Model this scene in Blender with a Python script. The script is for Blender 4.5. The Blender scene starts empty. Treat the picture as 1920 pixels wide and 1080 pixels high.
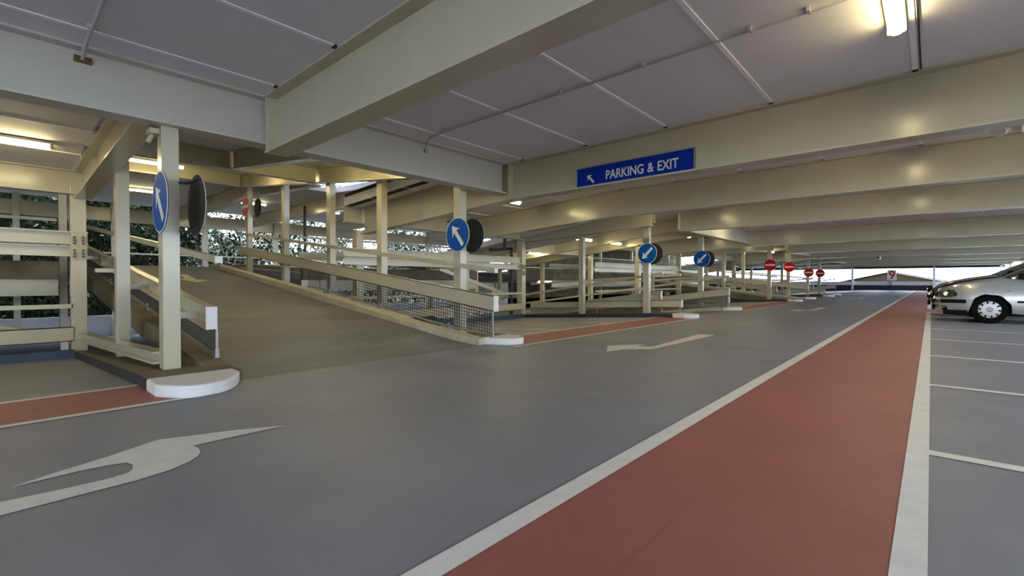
import bpy, bmesh, math, random
from mathutils import Vector, Matrix
random.seed(7)
R = math.radians
SC = bpy.context.scene
COL = SC.collection

# ------------------------------------------------------------------ camera
cd = bpy.data.cameras.new('camera'); cam = bpy.data.objects.new('camera', cd); COL.objects.link(cam)
cd.sensor_width = 36; cd.lens = 879 / 1920 * 36; cd.clip_start = .05; cd.clip_end = 400
cam.location = (0, 0, 1.0); cam.rotation_euler = (R(90 - .8), 0, R(41.8))
SC.camera = cam
# ------------------------------------------------------------------ daylight (overcast sky)
W = bpy.data.worlds.new('overcast_sky'); SC.world = W; W.use_nodes = True
bg = W.node_tree.nodes['Background']; bg.inputs['Color'].default_value = (.76, .87, 1.0, 1); bg.inputs['Strength'].default_value = 8.0
SC.view_settings.view_transform = 'Standard'; SC.view_settings.look = 'None'
SC.view_settings.gamma = 1; SC.view_settings.use_curve_mapping = False
SC.view_settings.exposure = 0.05
LAMP = 34.0
SC.cycles.max_bounces = 8; SC.cycles.diffuse_bounces = 6

NTH = ['first', 'second', 'third', 'fourth', 'fifth', 'sixth', 'seventh', 'eighth', 'ninth', 'tenth', 'eleventh', 'twelfth']
# ------------------------------------------------------------------ materials
MATT = ('tyre_rubber', 'dark_car_trim', 'blue_sign_face', 'blue_exit_sign_face', 'red_sign_face', 'leaf_dark', 'dark_wooded_bank', 'brown_gable_brick', 'gable_roof_edge')
def mat(name, col, rough=.6, metal=0, noise=0, scale=4, col2=None, emit=0, coat=0, bump=0, bscale=60, stretch=None):
    m = bpy.data.materials.new(name); m.use_nodes = True
    nt = m.node_tree; b = nt.nodes['Principled BSDF']
    b.inputs['Roughness'].default_value = rough; b.inputs['Metallic'].default_value = metal
    b.inputs['Base Color'].default_value = (*col, 1)
    if name in MATT: b.inputs['Specular IOR Level'].default_value = .12
    if coat: b.inputs['Coat Weight'].default_value = coat; b.inputs['Coat Roughness'].default_value = .08
    if emit:
        b.inputs['Emission Color'].default_value = (*col, 1); b.inputs['Emission Strength'].default_value = emit
    if noise or bump:
        tc = nt.nodes.new('ShaderNodeTexCoord'); src = tc.outputs['Object']
        if stretch:
            mp = nt.nodes.new('ShaderNodeMapping'); mp.inputs['Scale'].default_value = stretch
            nt.links.new(src, mp.inputs[0]); src = mp.outputs[0]
    if noise:
        n = nt.nodes.new('ShaderNodeTexNoise'); n.inputs['Scale'].default_value = scale; n.inputs['Detail'].default_value = 6
        n.inputs['Roughness'].default_value = .65
        nt.links.new(src, n.inputs['Vector'])
        r = nt.nodes.new('ShaderNodeValToRGB'); r.color_ramp.elements[0].position = .35; r.color_ramp.elements[1].position = .7
        c2 = col2 or tuple(c * (1 - noise) for c in col)
        r.color_ramp.elements[0].color = (*c2, 1); r.color_ramp.elements[1].color = (*col, 1)
        nt.links.new(n.outputs['Fac'], r.inputs['Fac']); nt.links.new(r.outputs['Color'], b.inputs['Base Color'])
    if bump:
        n2 = nt.nodes.new('ShaderNodeTexNoise'); n2.inputs['Scale'].default_value = bscale; n2.inputs['Detail'].default_value = 3
        nt.links.new(src, n2.inputs['Vector'])
        bp = nt.nodes.new('ShaderNodeBump'); bp.inputs['Strength'].default_value = bump; bp.inputs['Distance'].default_value = .01
        nt.links.new(n2.outputs['Fac'], bp.inputs['Height']); nt.links.new(bp.outputs['Normal'], b.inputs['Normal'])
    return m

CREAM = mat('cream_steel_paint', (.50, .465, .345), .2, noise=.08, scale=2.5, bump=.04, bscale=5)
PALE = mat('pale_grey_steel_paint', (.54, .515, .455), .35, noise=.07, scale=2.5, bump=.04, bscale=5)
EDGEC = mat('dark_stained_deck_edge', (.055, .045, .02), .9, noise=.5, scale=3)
KERBL = mat('dark_grey_kerb_face', (.035, .043, .052), .65, noise=.4, scale=3)
BOLT = mat('shadowed_bolt_head', (.10, .09, .06), .6)  # painted bolts, their shadow put into a dark colour
CEILM = mat('pale_ceiling_panel', (.74, .72, .765), .65, noise=.05, scale=1.2)
STRIP = mat('ceiling_joint_strip', (.88, .87, .90), .6)
DECK = mat('grey_deck_coating', (.232, .240, .285), .5, noise=.22, scale=1.1, bump=.15, bscale=120)
RAMPM = mat('ramp_deck_coating', (.165, .168, .178), .55, noise=.35, scale=1.5, bump=.2, bscale=90, stretch=(.9, .25, 1))
RED = mat('red_walkway_coating', (.335, .108, .092), .55, noise=.18, scale=1.3, bump=.2, bscale=150)
LINE = mat('white_road_paint', (.74, .735, .71), .6, noise=.12, scale=9, bump=.15, bscale=110)
KERBW = mat('white_kerb_paint', (.74, .73, .72), .6, noise=.08, scale=5, bump=.25, bscale=25)
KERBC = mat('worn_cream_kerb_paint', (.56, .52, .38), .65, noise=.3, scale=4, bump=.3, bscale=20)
KERBD = mat('dark_blue_kerb_paint', (.045, .085, .15), .6, noise=.35, scale=3)
CONC = mat('stained_concrete', (.20, .175, .115), .85, noise=.5, scale=2.2, bump=.3, bscale=30)
GALV = mat('galvanised_steel', (.34, .34, .33), .45, metal=.7)
MESHM = mat('wire_mesh_steel', (.03, .03, .028), .6)
BLACK = mat('black_plastic', (.014, .014, .015), .45)
BLUE = mat('blue_sign_face', (.003, .085, .34), .6)
NAVY = mat('blue_exit_sign_face', (.002, .026, .29), .7)
REDS = mat('red_sign_face', (.50, .008, .01), .4)
WHITE = mat('white_sign_sheet', (.72, .71, .64), .5)
SBACK = mat('dark_sign_back', (.02, .02, .018), .6)
BRASS = mat('tarnished_brass', (.20, .15, .045), .5, metal=.6, noise=.4, scale=30)
CONDU = mat('painted_conduit', (.44, .43, .44), .5)
TUBE = mat('warm_lamp_diffuser', (1.0, .83, .42), .4, emit=LAMP)
LAMPB = mat('lamp_housing_plastic', (.5, .48, .4), .5)
SILVER = mat('silver_car_paint', (.50, .50, .49), .3, metal=.55, coat=1)
DARKCAR = mat('black_car_paint', (.012, .013, .015), .25, metal=.2, coat=1)
REDCAR = mat('red_car_paint', (.45, .012, .01), .3, coat=1)
BLUECAR = mat('blue_car_paint', (.02, .07, .3), .3, coat=1)
RUBBER = mat('tyre_rubber', (.005, .005, .005), .9)
HUB = mat('silver_hubcap', (.62, .62, .62), .35, metal=.3)
TRIM = mat('dark_car_trim', (.010, .010, .011), .7)
CHROME = mat('chrome', (.7, .7, .7), .12, metal=1)
LENS = mat('headlamp_lens', (.30, .30, .22), .15, metal=.7, noise=.8, scale=14)
BULB = mat('headlamp_reflector', (.5, .48, .3), .25, metal=.5)
AMBER = mat('amber_lens', (.6, .22, .02), .2)
TAIL = mat('red_tail_lens', (.4, .01, .01), .2)
PLATE = mat('white_number_plate', (.7, .7, .66), .5)
GLASS = mat('tinted_car_glass', (.02, .028, .026), .05)
LEAF = [mat('leaf_dark', (.008, .012, .004), .9), mat('leaf_mid', (.035, .05, .018), .4), mat('leaf_bright_speck', (.42, .44, .38), .3)]  # pale leaf colour paints in the blown-out bright specks
BARK = mat('tree_bark', (.06, .048, .032), .9, noise=.4, scale=6)
BRICK = mat('brown_gable_brick', (.035, .026, .013), .95, noise=.3, scale=1.5)
ROOFM = mat('gable_roof_edge', (.03, .026, .022), .9)
PARW = mat('white_parapet_paint', (.62, .62, .66), .6, noise=.06, scale=3)
PARD = mat('navy_parapet_paint', (.012, .014, .03), .6)
GROUND = mat('outside_ground', (.16, .16, .13), .9, noise=.4, scale=.3)
SMLRED = mat('red_numeral_paint', (.36, .008, .016), .5)

# ------------------------------------------------------------------ mesh helpers
class MB:
    def __init__(s): s.v = []; s.f = []; s.mi = []; s.m = 0
    def add(s, vs, fs):
        o = len(s.v); s.v += [tuple(p) for p in vs]
        for f in fs: s.f.append([i + o for i in f]); s.mi.append(s.m)
        return s
    def box(s, x0, x1, y0, y1, z0, z1):
        return s.add([(x0,y0,z0),(x1,y0,z0),(x1,y1,z0),(x0,y1,z0),(x0,y0,z1),(x1,y0,z1),(x1,y1,z1),(x0,y1,z1)],
                     [(3,2,1,0),(4,5,6,7),(0,1,5,4),(1,2,6,5),(2,3,7,6),(3,0,4,7)])
    def sweep(s, prof, p0, p1, caps=True):
        """closed 2-D profile (lateral, vertical) carried from p0 to p1, sections kept plumb"""
        p0 = Vector(p0); p1 = Vector(p1); d = p1 - p0
        h = Vector((d.x, d.y, 0))
        if h.length < 1e-5:
            lat, up = Vector((1, 0, 0)), Vector((0, 1, 0))
        else:
            h.normalize(); lat = Vector((h.y, -h.x, 0)); up = Vector((0, 0, 1))
        n = len(prof); vs = []
        for p in (p0, p1): vs += [p + lat * a + up * b for a, b in prof]
        fs = [(i, (i + 1) % n, n + (i + 1) % n, n + i) for i in range(n)]
        if caps: fs += [tuple(range(n))[::-1], tuple(range(n, 2 * n))]
        return s.add(vs, fs)
    def poly(s, prof, p0, p1): return s.sweep(prof, p0, p1)
    def cyl(s, p0, p1, r, n=10, r1=None):
        p0 = Vector(p0); p1 = Vector(p1); d = (p1 - p0).normalized()
        a = d.orthogonal().normalized(); b = d.cross(a); r1 = r if r1 is None else r1
        vs = []
        for p, q in ((p0, r), (p1, r1)): vs += [p + (a * math.cos(2*math.pi*i/n) + b * math.sin(2*math.pi*i/n)) * q for i in range(n)]
        return s.add(vs, [(i, (i+1) % n, n+(i+1) % n, n+i) for i in range(n)] + [tuple(range(n))[::-1], tuple(range(n, 2*n))])
    def prism(s, pts, z0, z1):
        n = len(pts); vs = [(x, y, z0) for x, y in pts] + [(x, y, z1) for x, y in pts]
        return s.add(vs, [(i, (i+1) % n, n+(i+1) % n, n+i) for i in range(n)] + [tuple(range(n))[::-1], tuple(range(n, 2*n))])
    def slab(s, top, y0, y1, t):
        """strip following a list of (x, z) top points, between y0 and y1, thickness t"""
        for (xa, za), (xb, zb) in zip(top, top[1:]):
            s.add([(xa,y0,za),(xb,y0,zb),(xb,y1,zb),(xa,y1,za),(xa,y0,za-t),(xb,y0,zb-t),(xb,y1,zb-t),(xa,y1,za-t)],
                  [(0,1,2,3),(7,6,5,4),(0,4,5,1),(1,5,6,2),(2,6,7,3),(3,7,4,0)])
        return s
    def build(s, name, mats, parent=None, bevel=0, smooth=False, loc=None):
        me = bpy.data.meshes.new(name); me.from_pydata(s.v, [], s.f)
        mats = mats if isinstance(mats, (list, tuple)) else [mats]
        for m in mats: me.materials.append(m)
        for p, i in zip(me.polygons, s.mi): p.material_index = i
        bm = bmesh.new(); bm.from_mesh(me); bmesh.ops.recalc_face_normals(bm, faces=bm.faces); bm.to_mesh(me); bm.free()
        if smooth:
            for p in me.polygons: p.use_smooth = True
            try: me.set_sharp_from_angle(angle=R(35))
            except Exception: pass
        o = bpy.data.objects.new(name, me); COL.objects.link(o)
        if parent: o.parent = parent
        if loc: o.location = loc
        if bevel:
            b = o.modifiers.new('bevel', 'BEVEL'); b.width = bevel; b.segments = 2; b.limit_method = 'ANGLE'
        return o

def tag(o, label, cat, group=None, kind=None):
    o['label'] = label; o['category'] = cat
    if group: o['group'] = group
    if kind: o['kind'] = kind
    return o
def empty(name, loc=(0, 0, 0), rz=0):
    o = bpy.data.objects.new(name, None); COL.objects.link(o); o.location = loc; o.rotation_euler = (0, 0, rz); o.empty_display_size = .1
    return o
def copy_tree(o, parent=None):
    c = o.copy(); COL.objects.link(c); c.parent = parent
    for ch in [x for x in o.children]: copy_tree(ch, c)
    return c
def isec(w, d, tf=.024, tw=.012):
    a, t = w / 2, tw / 2
    return [(-a, 0), (a, 0), (a, -tf), (t, -tf), (t, -d + tf), (a, -d + tf), (a, -d), (-a, -d), (-a, -d + tf), (-t, -d + tf), (-t, -tf), (-a, -tf)]
def rect(w, h, v0=0): return [(-w/2, v0), (w/2, v0), (w/2, v0 + h), (-w/2, v0 + h)]
def lerp(pts, x):
    """pts: (x, z) with x descending"""
    for (xa, za), (xb, zb) in zip(pts, pts[1:]):
        if xb <= x <= xa: return za + (zb - za) * (xa - x) / (xa - xb)
    return pts[0][1] if x > pts[0][0] else pts[-1][1]

def beam(label, pts, w, d, cat='ceiling beam', group='painted steel ceiling beams', extra=None, m=CREAM):
    b = MB()
    for p, q in zip(pts, pts[1:]): b.sweep(isec(w, d), p, q)
    o = b.build('ceiling_beam', m)
    tag(o, label, cat, group, 'structure')
    return o
def column(label, x, y, z0, z1, w=.15, d=.18, group='slender steel columns', m=CREAM, plate=False):
    b = MB(); b.box(x - d/2, x + d/2, y - w/2, y + w/2, z0, z1)
    o = b.build('column', m, bevel=.008)
    if plate: 
        p = MB(); p.box(x - .13, x + .13, y - .12, y + .12, z0, z0 + .015); p.build('base_plate', m, o)
    tag(o, label, 'column', group, 'structure')
    return o

# ------------------------------------------------------------------ levels
XE, XB, XG, XO, XF = 5.3, -10.6, -13.2, -18.3, -28.2      # right edge, bay back, far half edge, far half aisle, far wall
Y0, Y1 = -9.0, 68.0
UP = [(-5.2, 0), (-5.75, .025), (-6.3, .085), (-6.9, .16), (-11, .62), (-18, 1.46), (-18.8, 1.5)]
DN = [(x, -z) for x, z in UP]
RAMPS = [('first', .95, UP), ('second', 12.55, DN), ('third', 26.45, UP), ('fourth', 36.55, DN)]
RW = 4.9
BAYS = [(Y0, .95)] + [(RAMPS[i][1] + RW, RAMPS[i+1][1]) for i in range(3)] + [(RAMPS[3][1] + RW, Y1)]
ZB = -.27
CEIL = 3.13
SLOPE = (-ZB) / (XB + 5.7)          # negative: dz/dx towards -X
bayz = lambda x: min(0, ZB * (-5.7 - x) / (-5.7 - XB))

# ------------------------------------------------------------------ floor, bays and paint
b = MB(); b.box(-5.2, XE, Y0, Y1, -.22, 0)
for a, c in BAYS: b.slab([(-5.2, 0), (-5.7, 0), (XB - .15, bayz(XB) - .008)], a, c, .22)
floor = b.build('floor', DECK); tag(floor, 'grey coated parking deck with sloping bays', 'floor', None, 'structure')
def paint(name, polys, m, z=.003, sub=None):
    b = MB()
    for p in polys:
        n = len(p); zs = [bayz(x) + z for x, y in p]
        b.add([(x, y, q) for (x, y), q in zip(p, zs)], [tuple(range(n))])
    o = b.build(name, m, floor); return o
def quad(x0, x1, y0, y1): return [(x0, y0), (x1, y0), (x1, y1), (x0, y1)]
paint('red_walkway', [quad(-1.24, -.09, Y0, 67.9), quad(-.09, 5.1, 20.55, 22.75)], RED)['label'] = 'long red walkway with a crossing arm'
wl = [quad(-1.33, -1.225, Y0, 67.9), quad(-.10, 0.0, Y0, 20.45), quad(-.10, 0, 22.85, 67.9)]
paint('walkway_edge_line', wl, LINE, .005)
sl = []
y = 3.65 - 2.4 * 5
while y < 66:
    if not (20.3 < y < 23.2): sl.append(quad(0, 5.0, y - .05, y + .05))
    y += 2.4
sl += [quad(0, 5, 20.4, 20.48), quad(0, 5, 22.82, 22.9)]
paint('bay_line', sl, LINE, .004)
for k, (a, c) in enumerate(BAYS):
    n = (c - a) / max(1, round((c - a) / 2.4))
    paint('red_bay_strip', [quad(-5.65, -4.72, a - (.35 if k else 0), c + (.15 if k < 4 else 0))], RED, .003)
    paint('bay_strip_line', [quad(-4.78, -4.70, a - (.5 if k else 0), c + .3), quad(-5.70, -5.63, a, c)], LINE, .005)
    yy = a + n; q = []
    if k == 1: ys = [7.85, 10.15]
    else:
        ys = []
        while yy < c - .5: ys.append(yy); yy += n
    paint('bay_line', [quad(-10.5, -5.7, v - .045, v + .045) for v in ys if k != 0 or v < -1.5], LINE, .004)
turn = [(-3.32,1.36),(-3.33,1.06),(-3.33,.82),(-3.26,.83),(-3.18,.82),(-3.11,.79),(-3.05,.73),(-2.99,.63),(-2.96,.49),(-2.955,.34),(-2.945,.02),(-2.96,-.6),(-3.14,-.6),
        (-3.125,.03),(-3.10,.22),(-3.09,.40),(-3.11,.48),(-3.16,.505),(-3.23,.515),(-3.29,.50),(-3.315,.44),(-3.33,.31),(-3.31,.06),(-3.40,.24),(-3.49,.46),(-3.62,.70),(-3.545,.9),(-3.47,1.1)]
paint('curved_arrow_marking', [turn], LINE, .004)['label'] = 'white curved turn arrow painted nearest the camera'
ar = [(-3.42,5.84),(-3.73,6.40),(-3.38,6.98),(-3.37,6.65),(-3.17,6.77),(-3.26,8.95),(-2.98,8.98),(-3.05,6.49),(-3.33,6.24)]
paint('arrow_shape', [ar], LINE, .004)
for dx, dy in ((.06, 12.25), (.0, 27.2), (.05, 37)):
    paint('arrow_shape', [[(x + dx, yv + dy) for x, yv in ar]], LINE, .004)
paint('floor_joint', [quad(-.80, -.792, Y0, 30)], mat('worn_red_seam', (.30, .10, .08), .6), .004)

# ------------------------------------------------------------------ ceiling
b = MB(); b.box(-5.2, XE, Y0, Y1, CEIL, CEIL + .2)
for _, ya, _p in RAMPS: b.box(-5.72, -5.2, ya, ya + RW, CEIL, CEIL + .2)
for a, c in BAYS: b.slab([(-5.2, CEIL + .2), (-5.7, CEIL + .2), (XB - .15, CEIL + .2 + bayz(XB) - .008)], a, c, .2)
ceil = b.build('ceiling', CEILM); tag(ceil, 'pale grey panelled soffit above the deck', 'ceiling', None, 'structure')
b = MB(); k = MB()
BR = [2.26, 6.38, 9.85, 14.05, 21.8, 28.8, 36.3, 44, 52, 60, 67.3]
xs = [-5.34 + 1.3 * i for i in range(9)]
rows = [Y0] + BR
for x in xs:
    for r0, r1 in zip(rows, rows[1:]):
        b.box(x - .022, x + .022, r0 + .13, r1 - .14, CEIL - .008, CEIL)
        if r1 < 40: k.box(x - .025, x + .025, r1 - .165, r1 - .135, CEIL - .02, CEIL)
for a, c in BAYS[:2]:
    for x in (-7, -8.3, -9.6):
        b.box(x - .02, x + .02, a, c, CEIL + bayz(x) - .012, CEIL + bayz(x) + .01)
b.build('joint_strip', STRIP, ceil); k.build('joint_end_gap', BLACK, ceil)
g = MB(); g.box(-.105, -.09, 2.4, 6.24, CEIL - .0095, CEIL - .0075); g.build('open_joint', BLACK, ceil)

# ------------------------------------------------------------------ cross beams of the aisle
bl = ['nearest cream beam crossing the ceiling overhead', 'cream beam that carries the blue parking and exit sign', 'cream beam right behind the one with the exit sign',
      'cream beam above the first pair of downward blue arrow signs', 'olive shaded beam past the second blue arrow sign', 'cream beam near the first no entry sign',
      'cream beam with a small camera hanging near it', 'far cream beam, fourth from the end wall', 'far cream beam, third from the end wall', 'far cream beam, second from the end wall', 'far cream beam over the end wall with the number sign']
def in_bay(y): return any(a <= y <= c for a, c in BAYS)
for i, y in enumerate(BR):
    d = .66 if i < 2 else .62 if i < 10 else .26
    pts = [(XE, y, CEIL), (-5.70, y, CEIL)]
    if in_bay(y): pts += [(-10.72, y, CEIL + bayz(-10.72))]
    o = beam(bl[i], pts, .26, d)
    p = MB()
    p.box(-5.69, -5.67, y - .125, y + .125, CEIL - d + .02, CEIL - .02)
    if i < 2:
        for s in (-.06, .06):
            for q in range(8):
                zz = CEIL - d + .1 + q * .065
                p.cyl((-5.672, y + s, zz), (-5.658, y + s, zz), .011, 6)
    if i < 2: p.build('bolted_end_plate', CREAM, o)
# trimmer beams along the ramp mouths
tr = [(Y0, 6.25), (14.18, 21.67), (28.9, 36.2), (44, 52)]
tl = ['long pale trimmer beam over the ramp mouth at left', 'pale trimmer beam over the mouth of the downward ramp', 'pale trimmer beam over the third ramp mouth', 'far pale trimmer beam over the last bays']
for (a, c), l in zip(tr, tl): beam(l, [(-5.83, a, CEIL), (-5.83, c, CEIL)], .26, .555, group='trimmer beams over the ramp mouths', m=PALE)
# edge beams over the bay backs
for i, (a, c) in enumerate(BAYS):
    beam(['edge beam over the back of the left bay', 'edge beam over the back of the bay beyond the first ramp', 'edge beam over the back of the third bay', 'edge beam over the back of the fourth bay', 'edge beam over the back of the far bays'][i],
         [(-10.78, max(a, -3), 2.86), (-10.78, c + .3, 2.86)], .2, .40, group='edge beams over the bay backs')

# ------------------------------------------------------------------ ramps
def ramp_at(prof, x): return lerp(prof, x)
def channel_barrier(root, y, x0, z0, x1, z1, side, cap=True, h=.25):
    """channel section crash rail: web on the ramp side, flanges turned to 'side' (+1 = +y, -1 = -y); z = top"""
    b = MB(); t = .012
    def strip(dy0, dy1, v0, v1):
        b.add([(x0, y+dy0, z0+v0), (x1, y+dy0, z1+v0), (x1, y+dy1, z1+v0), (x0, y+dy1, z0+v0), (x0, y+dy0, z0+v1), (x1, y+dy0, z1+v1), (x1, y+dy1, z1+v1), (x0, y+dy1, z0+v1)],
              [(3,2,1,0),(4,5,6,7),(0,1,5,4),(1,2,6,5),(2,3,7,6),(3,0,4,7)])
    w = .11 * side
    strip(0, t * side, -h, 0); strip(0, w, -t, 0); strip(0, w, -h, -h + t)
    for k in range(1, 6):
        f = k / 6; xx = x0 + (x1 - x0) * f; zz = z0 + (z1 - z0) * f
        b.box(xx - .006, xx + .006, min(y, y + w * .9), max(y, y + w * .9), zz - h + .01, zz - .01)
    b.build('crash_rail', CREAM, root)
    if cap:
        e = MB(); e.box(x0 - .002, x0 + .012, min(y, y + w), max(y, y + w), z0 - h, z0); e.build('end_plate', KERBW, root)
def tube_rail(root, y, x0, z0, x1, z1, s=.075, cap=True):
    b = MB(); b.sweep(rect(s, s, -s), (x0, y, z0), (x1, y, z1)); b.build('hand_rail', CREAM, root)
    if cap:
        e = MB(); e.box(x0, x0 + .01, y - s/2, y + s/2, z0 - s, z0); e.box(x0 + .009, x0 + .012, y - .008, y + .008, z0 - s*.6, z0 - s*.4)
        e.build('rail_end_cap', KERBW, root)
def mesh_panel(root, y, x0, x1, top, bot, step=.06):
    """wire mesh between two sloping lines"""
    b = MB(); r = .0038; n = int(abs(x1 - x0) / step)
    for i in range(n + 1):
        x = x0 + (x1 - x0) * i / n
        b.box(x - r, x + r, y - r, y + r, bot(x), top(x))
    for j in range(9):
        f = j / 8; m = 8
        for i in range(m):
            xa = x0 + (x1 - x0) * i / m; xb = x0 + (x1 - x0) * (i + 1) / m
            za = bot(xa) + (top(xa) - bot(xa)) * f; zb = bot(xb) + (top(xb) - bot(xb)) * f
            b.sweep([(-r, -r), (r, -r), (r, r), (-r, r)], (xa, y + .004, za), (xb, y + .004, zb), caps=False)
    b.build('wire_mesh', MESHM, root)
    e = MB(); m = 8
    for i in range(m):
        xa = x0 + (x1 - x0) * i / m; xb = x0 + (x1 - x0) * (i + 1) / m
        e.sweep(rect(.03, .03), (xa, y, bot(xa)), (xb, y, bot(xb)))
    for i in range(7):
        x = x0 + (x1 - x0) * i / 6.01
        e.box(x - .02, x + .02, y - .02, y + .02, bot(x) - .03, bot(x) + .07)
    e.build('mesh_rail', GALV, root)
    e = MB(); e.box(x0 - .012, x0 + .012, y - .012, y + .012, bot(x0) - .06, top(x0)); e.build('end_post', GALV, root)

ORD = ['first ramp', 'second ramp', 'third ramp', 'fourth ramp']
def nose(y0, y1, label, xf=-4.70, xb=-5.35, z=.11, mirror=False):
    pts = [(xb, y0)]
    n = 24; L = y1 - y0
    for i in range(n + 1):
        f = i / n; yy = y0 + L * f
        e = 1 - abs(2 * f - 1) ** 2.6
        pts.append((xf - .36 + .36 * e - (.17 * f if not mirror else .17 * (1 - f)), yy))
    pts.append((xb, y1))
    b = MB(); b.prism(pts, .0, z)
    o = b.build('kerb_nose', KERBW, bevel=.018); tag(o, label, 'kerb', 'white kerb noses at the ramp mouths'); return o
for i, (nm, y0, prof) in enumerate(RAMPS):
    up = prof is UP
    b = MB(); b.slab([(x, z) for x, z in prof], y0 + .72, y0 + 4.25, .32)
    if up: pass
    o = b.build('ramp', [RAMPM]); tag(o, ['grey ramp climbing away between kerbs at left', 'ramp dropping away behind the downward arrow signs', 'third ramp, climbing behind the no entry signs', 'fourth ramp, farthest and dropping away'][i], 'ramp', None, 'structure')
    s = MB()
    for yy in (y0 + .70, y0 + 4.25):
        s.slab([(x, z + .0) for x, z in prof], yy, yy + .02, .34)
    s.build('concrete_side', CONC, o)
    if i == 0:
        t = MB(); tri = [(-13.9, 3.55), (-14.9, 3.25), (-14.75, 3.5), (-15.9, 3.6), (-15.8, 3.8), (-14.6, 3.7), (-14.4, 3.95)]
        t.add([(x, yy, lerp(prof, x) + .006) for x, yy in tri], [tuple(range(7))]); t.build('arrow_shape', KERBC, o)  # cream arrow-outlined patch laid on the upper ramp
    # ledges either side
    for k, (a, c) in enumerate(((y0, y0 + .72), (y0 + 4.27, y0 + RW))):
        l = MB(); xx = [-5.3, -5.7, -10.75]
        l.slab([(x, bayz(x) + .105) for x in xx], a + .012, c - .012, .32)
        q = l.build('kerb_ledge', CONC)
        face = MB(); ya = a if k == 0 else c - .012
        face.slab([(x, bayz(x) + .107) for x in xx], ya, ya + .012, .14); face.build('painted_kerb_face', KERBL, q)
        tag(q, 'concrete ledge on the %s side of the %s, dark painted face to the bay' % (('near', 'far')[k], ORD[i]), 'ledge', 'concrete ledges beside the ramps', 'structure')
        # cream kerb on the ramp edge
        kb = MB(); yk = (y0 + .55, y0 + .78) if k == 0 else (y0 + 4.15, y0 + 4.42)
        kz = [(-5.25, .10), (-5.6, .11), (-6.9, prof[3][1] + (.09 if up else .12)), (-11, prof[4][1] + .15), (-18, prof[5][1] + .12), (-18.6, prof[6][1] + .08)]
        kb.slab(kz, yk[0], yk[1], .30)
        q = kb.build('ramp_kerb', KERBC if k else CONC, bevel=.012); tag(q, '%s kerb running along the %s side of the %s' % (('bare concrete', 'worn cream')[k], ('near', 'far')[k], ORD[i]), 'kerb', 'kerbs along the ramp edges')
        nose(a, c + (.02 if k else 0), ['white rounded kerb nose below the left column', 'white rounded kerb nose where the near red strip begins', 'white kerb nose at the near side of the second ramp', 'white kerb nose at the far side of the second ramp',
             'white kerb nose at the near side of the third ramp', 'white kerb nose at the far side of the third ramp', 'white kerb nose at the near side of the fourth ramp', 'white kerb nose at the far side of the fourth ramp'][2*i + k], mirror=(k == 1), xf=-4.62 if k == 0 else -4.75)
    # barriers
    for k in (0, 1):
        y = y0 + (.75 if k == 0 else 4.40)
        sl = .1205 if up else -.135
        if k == 0: x0, zt = (-5.93, .72)
        else: x0, zt = (-5.18, .77)
        x1 = -16.6
        root = empty('ramp_barrier', (0, 0, 0))
        tag(root, 'cream steel crash barrier with handrail, %s side of the %s' % (('near', 'far')[k], ORD[i]), 'barrier', 'crash barriers along the ramps')
        ztop = lambda x, zt=zt, x0=x0, sl=sl: zt + sl * (x0 - x)
        channel_barrier(root, y, x0, zt, x1, ztop(x1), -1 if k == 0 else 1)
        tube_rail(root, y + (.02 if k == 0 else .06), x0, zt + (.56 if k == 0 else .44), x1 - .2, ztop(x1) + (.50 if k == 0 else .46))
        kk = kz
        if i < 2:
            mesh_panel(root, y, x0 - .02, -11.6 if k else -16, lambda x: ztop(min(x, x0)) - .25, lambda x: lerp(kk, x) + .03)
        else:
            e = MB(); e.box(x0 - .02, x0 + .01, y - .012, y + .012, .1, zt); e.build('end_post', GALV, root)
        for xc in (-6.2, -8.65, -10.9, -13.5, -16.17):
            ys = (y - .45, y - .1) if k == 0 else (y + .11, y + .14)
            st = MB(); st.box(xc - .03, xc + .03, ys[0], ys[1], ztop(xc) - .16, ztop(xc) - .09); st.build('barrier_bracket', CREAM, root)
    # columns
    for k in (0, 1):
        y = y0 + (.31 if k == 0 else 4.61)
        for j, x in enumerate((-5.90 if (i == 0 and k == 0) else -6.2, -8.45 if k == 0 else -8.65, -10.85, -13.45, -16.17)):
            zz = lerp(prof, x)
            if up: top = CEIL + max(0, zz) - (.0 if (k == 1) else .02)
            else: top = CEIL + zz - .02
            if k == 0 and x > -10.7: top = min(top, CEIL + bayz(x) - .0)
            if k == 0 and j == 0: top = 2.58
            base = (bayz(x) + .105) if x > -11 else (-4.2 if True else 0)
            main = j == 2 and k == 0
            lab = '%s cream column on the %s side of the %s' % (['foremost', 'second', 'bolted main', 'fourth', 'last'][j], ('near', 'far')[k], ORD[i])
            if main:
                c = MB(); yc = y if k else y0 + .08
                c.box(x - .12, x + .12, yc - .1, yc + .1, -4.2, 2.6 if k == 0 or not up else 3.0)
                q = c.build('column', CREAM, bevel=.006)
                p = MB(); zc = 1.58 if i == 0 else 1.4
                p.box(x + .12, x + .134, yc - .1, yc + .1, zc - .22, zc + .22)
                p.m = 1
                for sy in (-.055, .055):
                    for zz2 in (-.16, -.11, -.06, .06, .11, .16): p.cyl((x + .133, yc + sy, zc + zz2), (x + .165, yc + sy, zc + zz2), .02, 6)
                p.build('splice_plate', [KERBC, BOLT], q)
                tag(q, lab, 'column', 'bolted main columns', 'structure')
            else: column(lab, x, y, base, top)
    # soffit of the ramp above, with its stringers
    sp = [(-5.7, CEIL + .2)] + [(x, CEIL + .2 + z) for x, z in prof[1:]]
    s = MB(); s.slab(sp, y0 - .02, y0 + RW + .02, .2)
    q = s.build('ceiling', CEILM); tag(q, 'sloping soffit over the %s' % ORD[i], 'ceiling', None, 'structure')
    z = lambda x: CEIL + (lerp(prof, x) if x < -5.7 else 0)
    X = [-5.96, -6.9, -11, -16.5]
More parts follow.
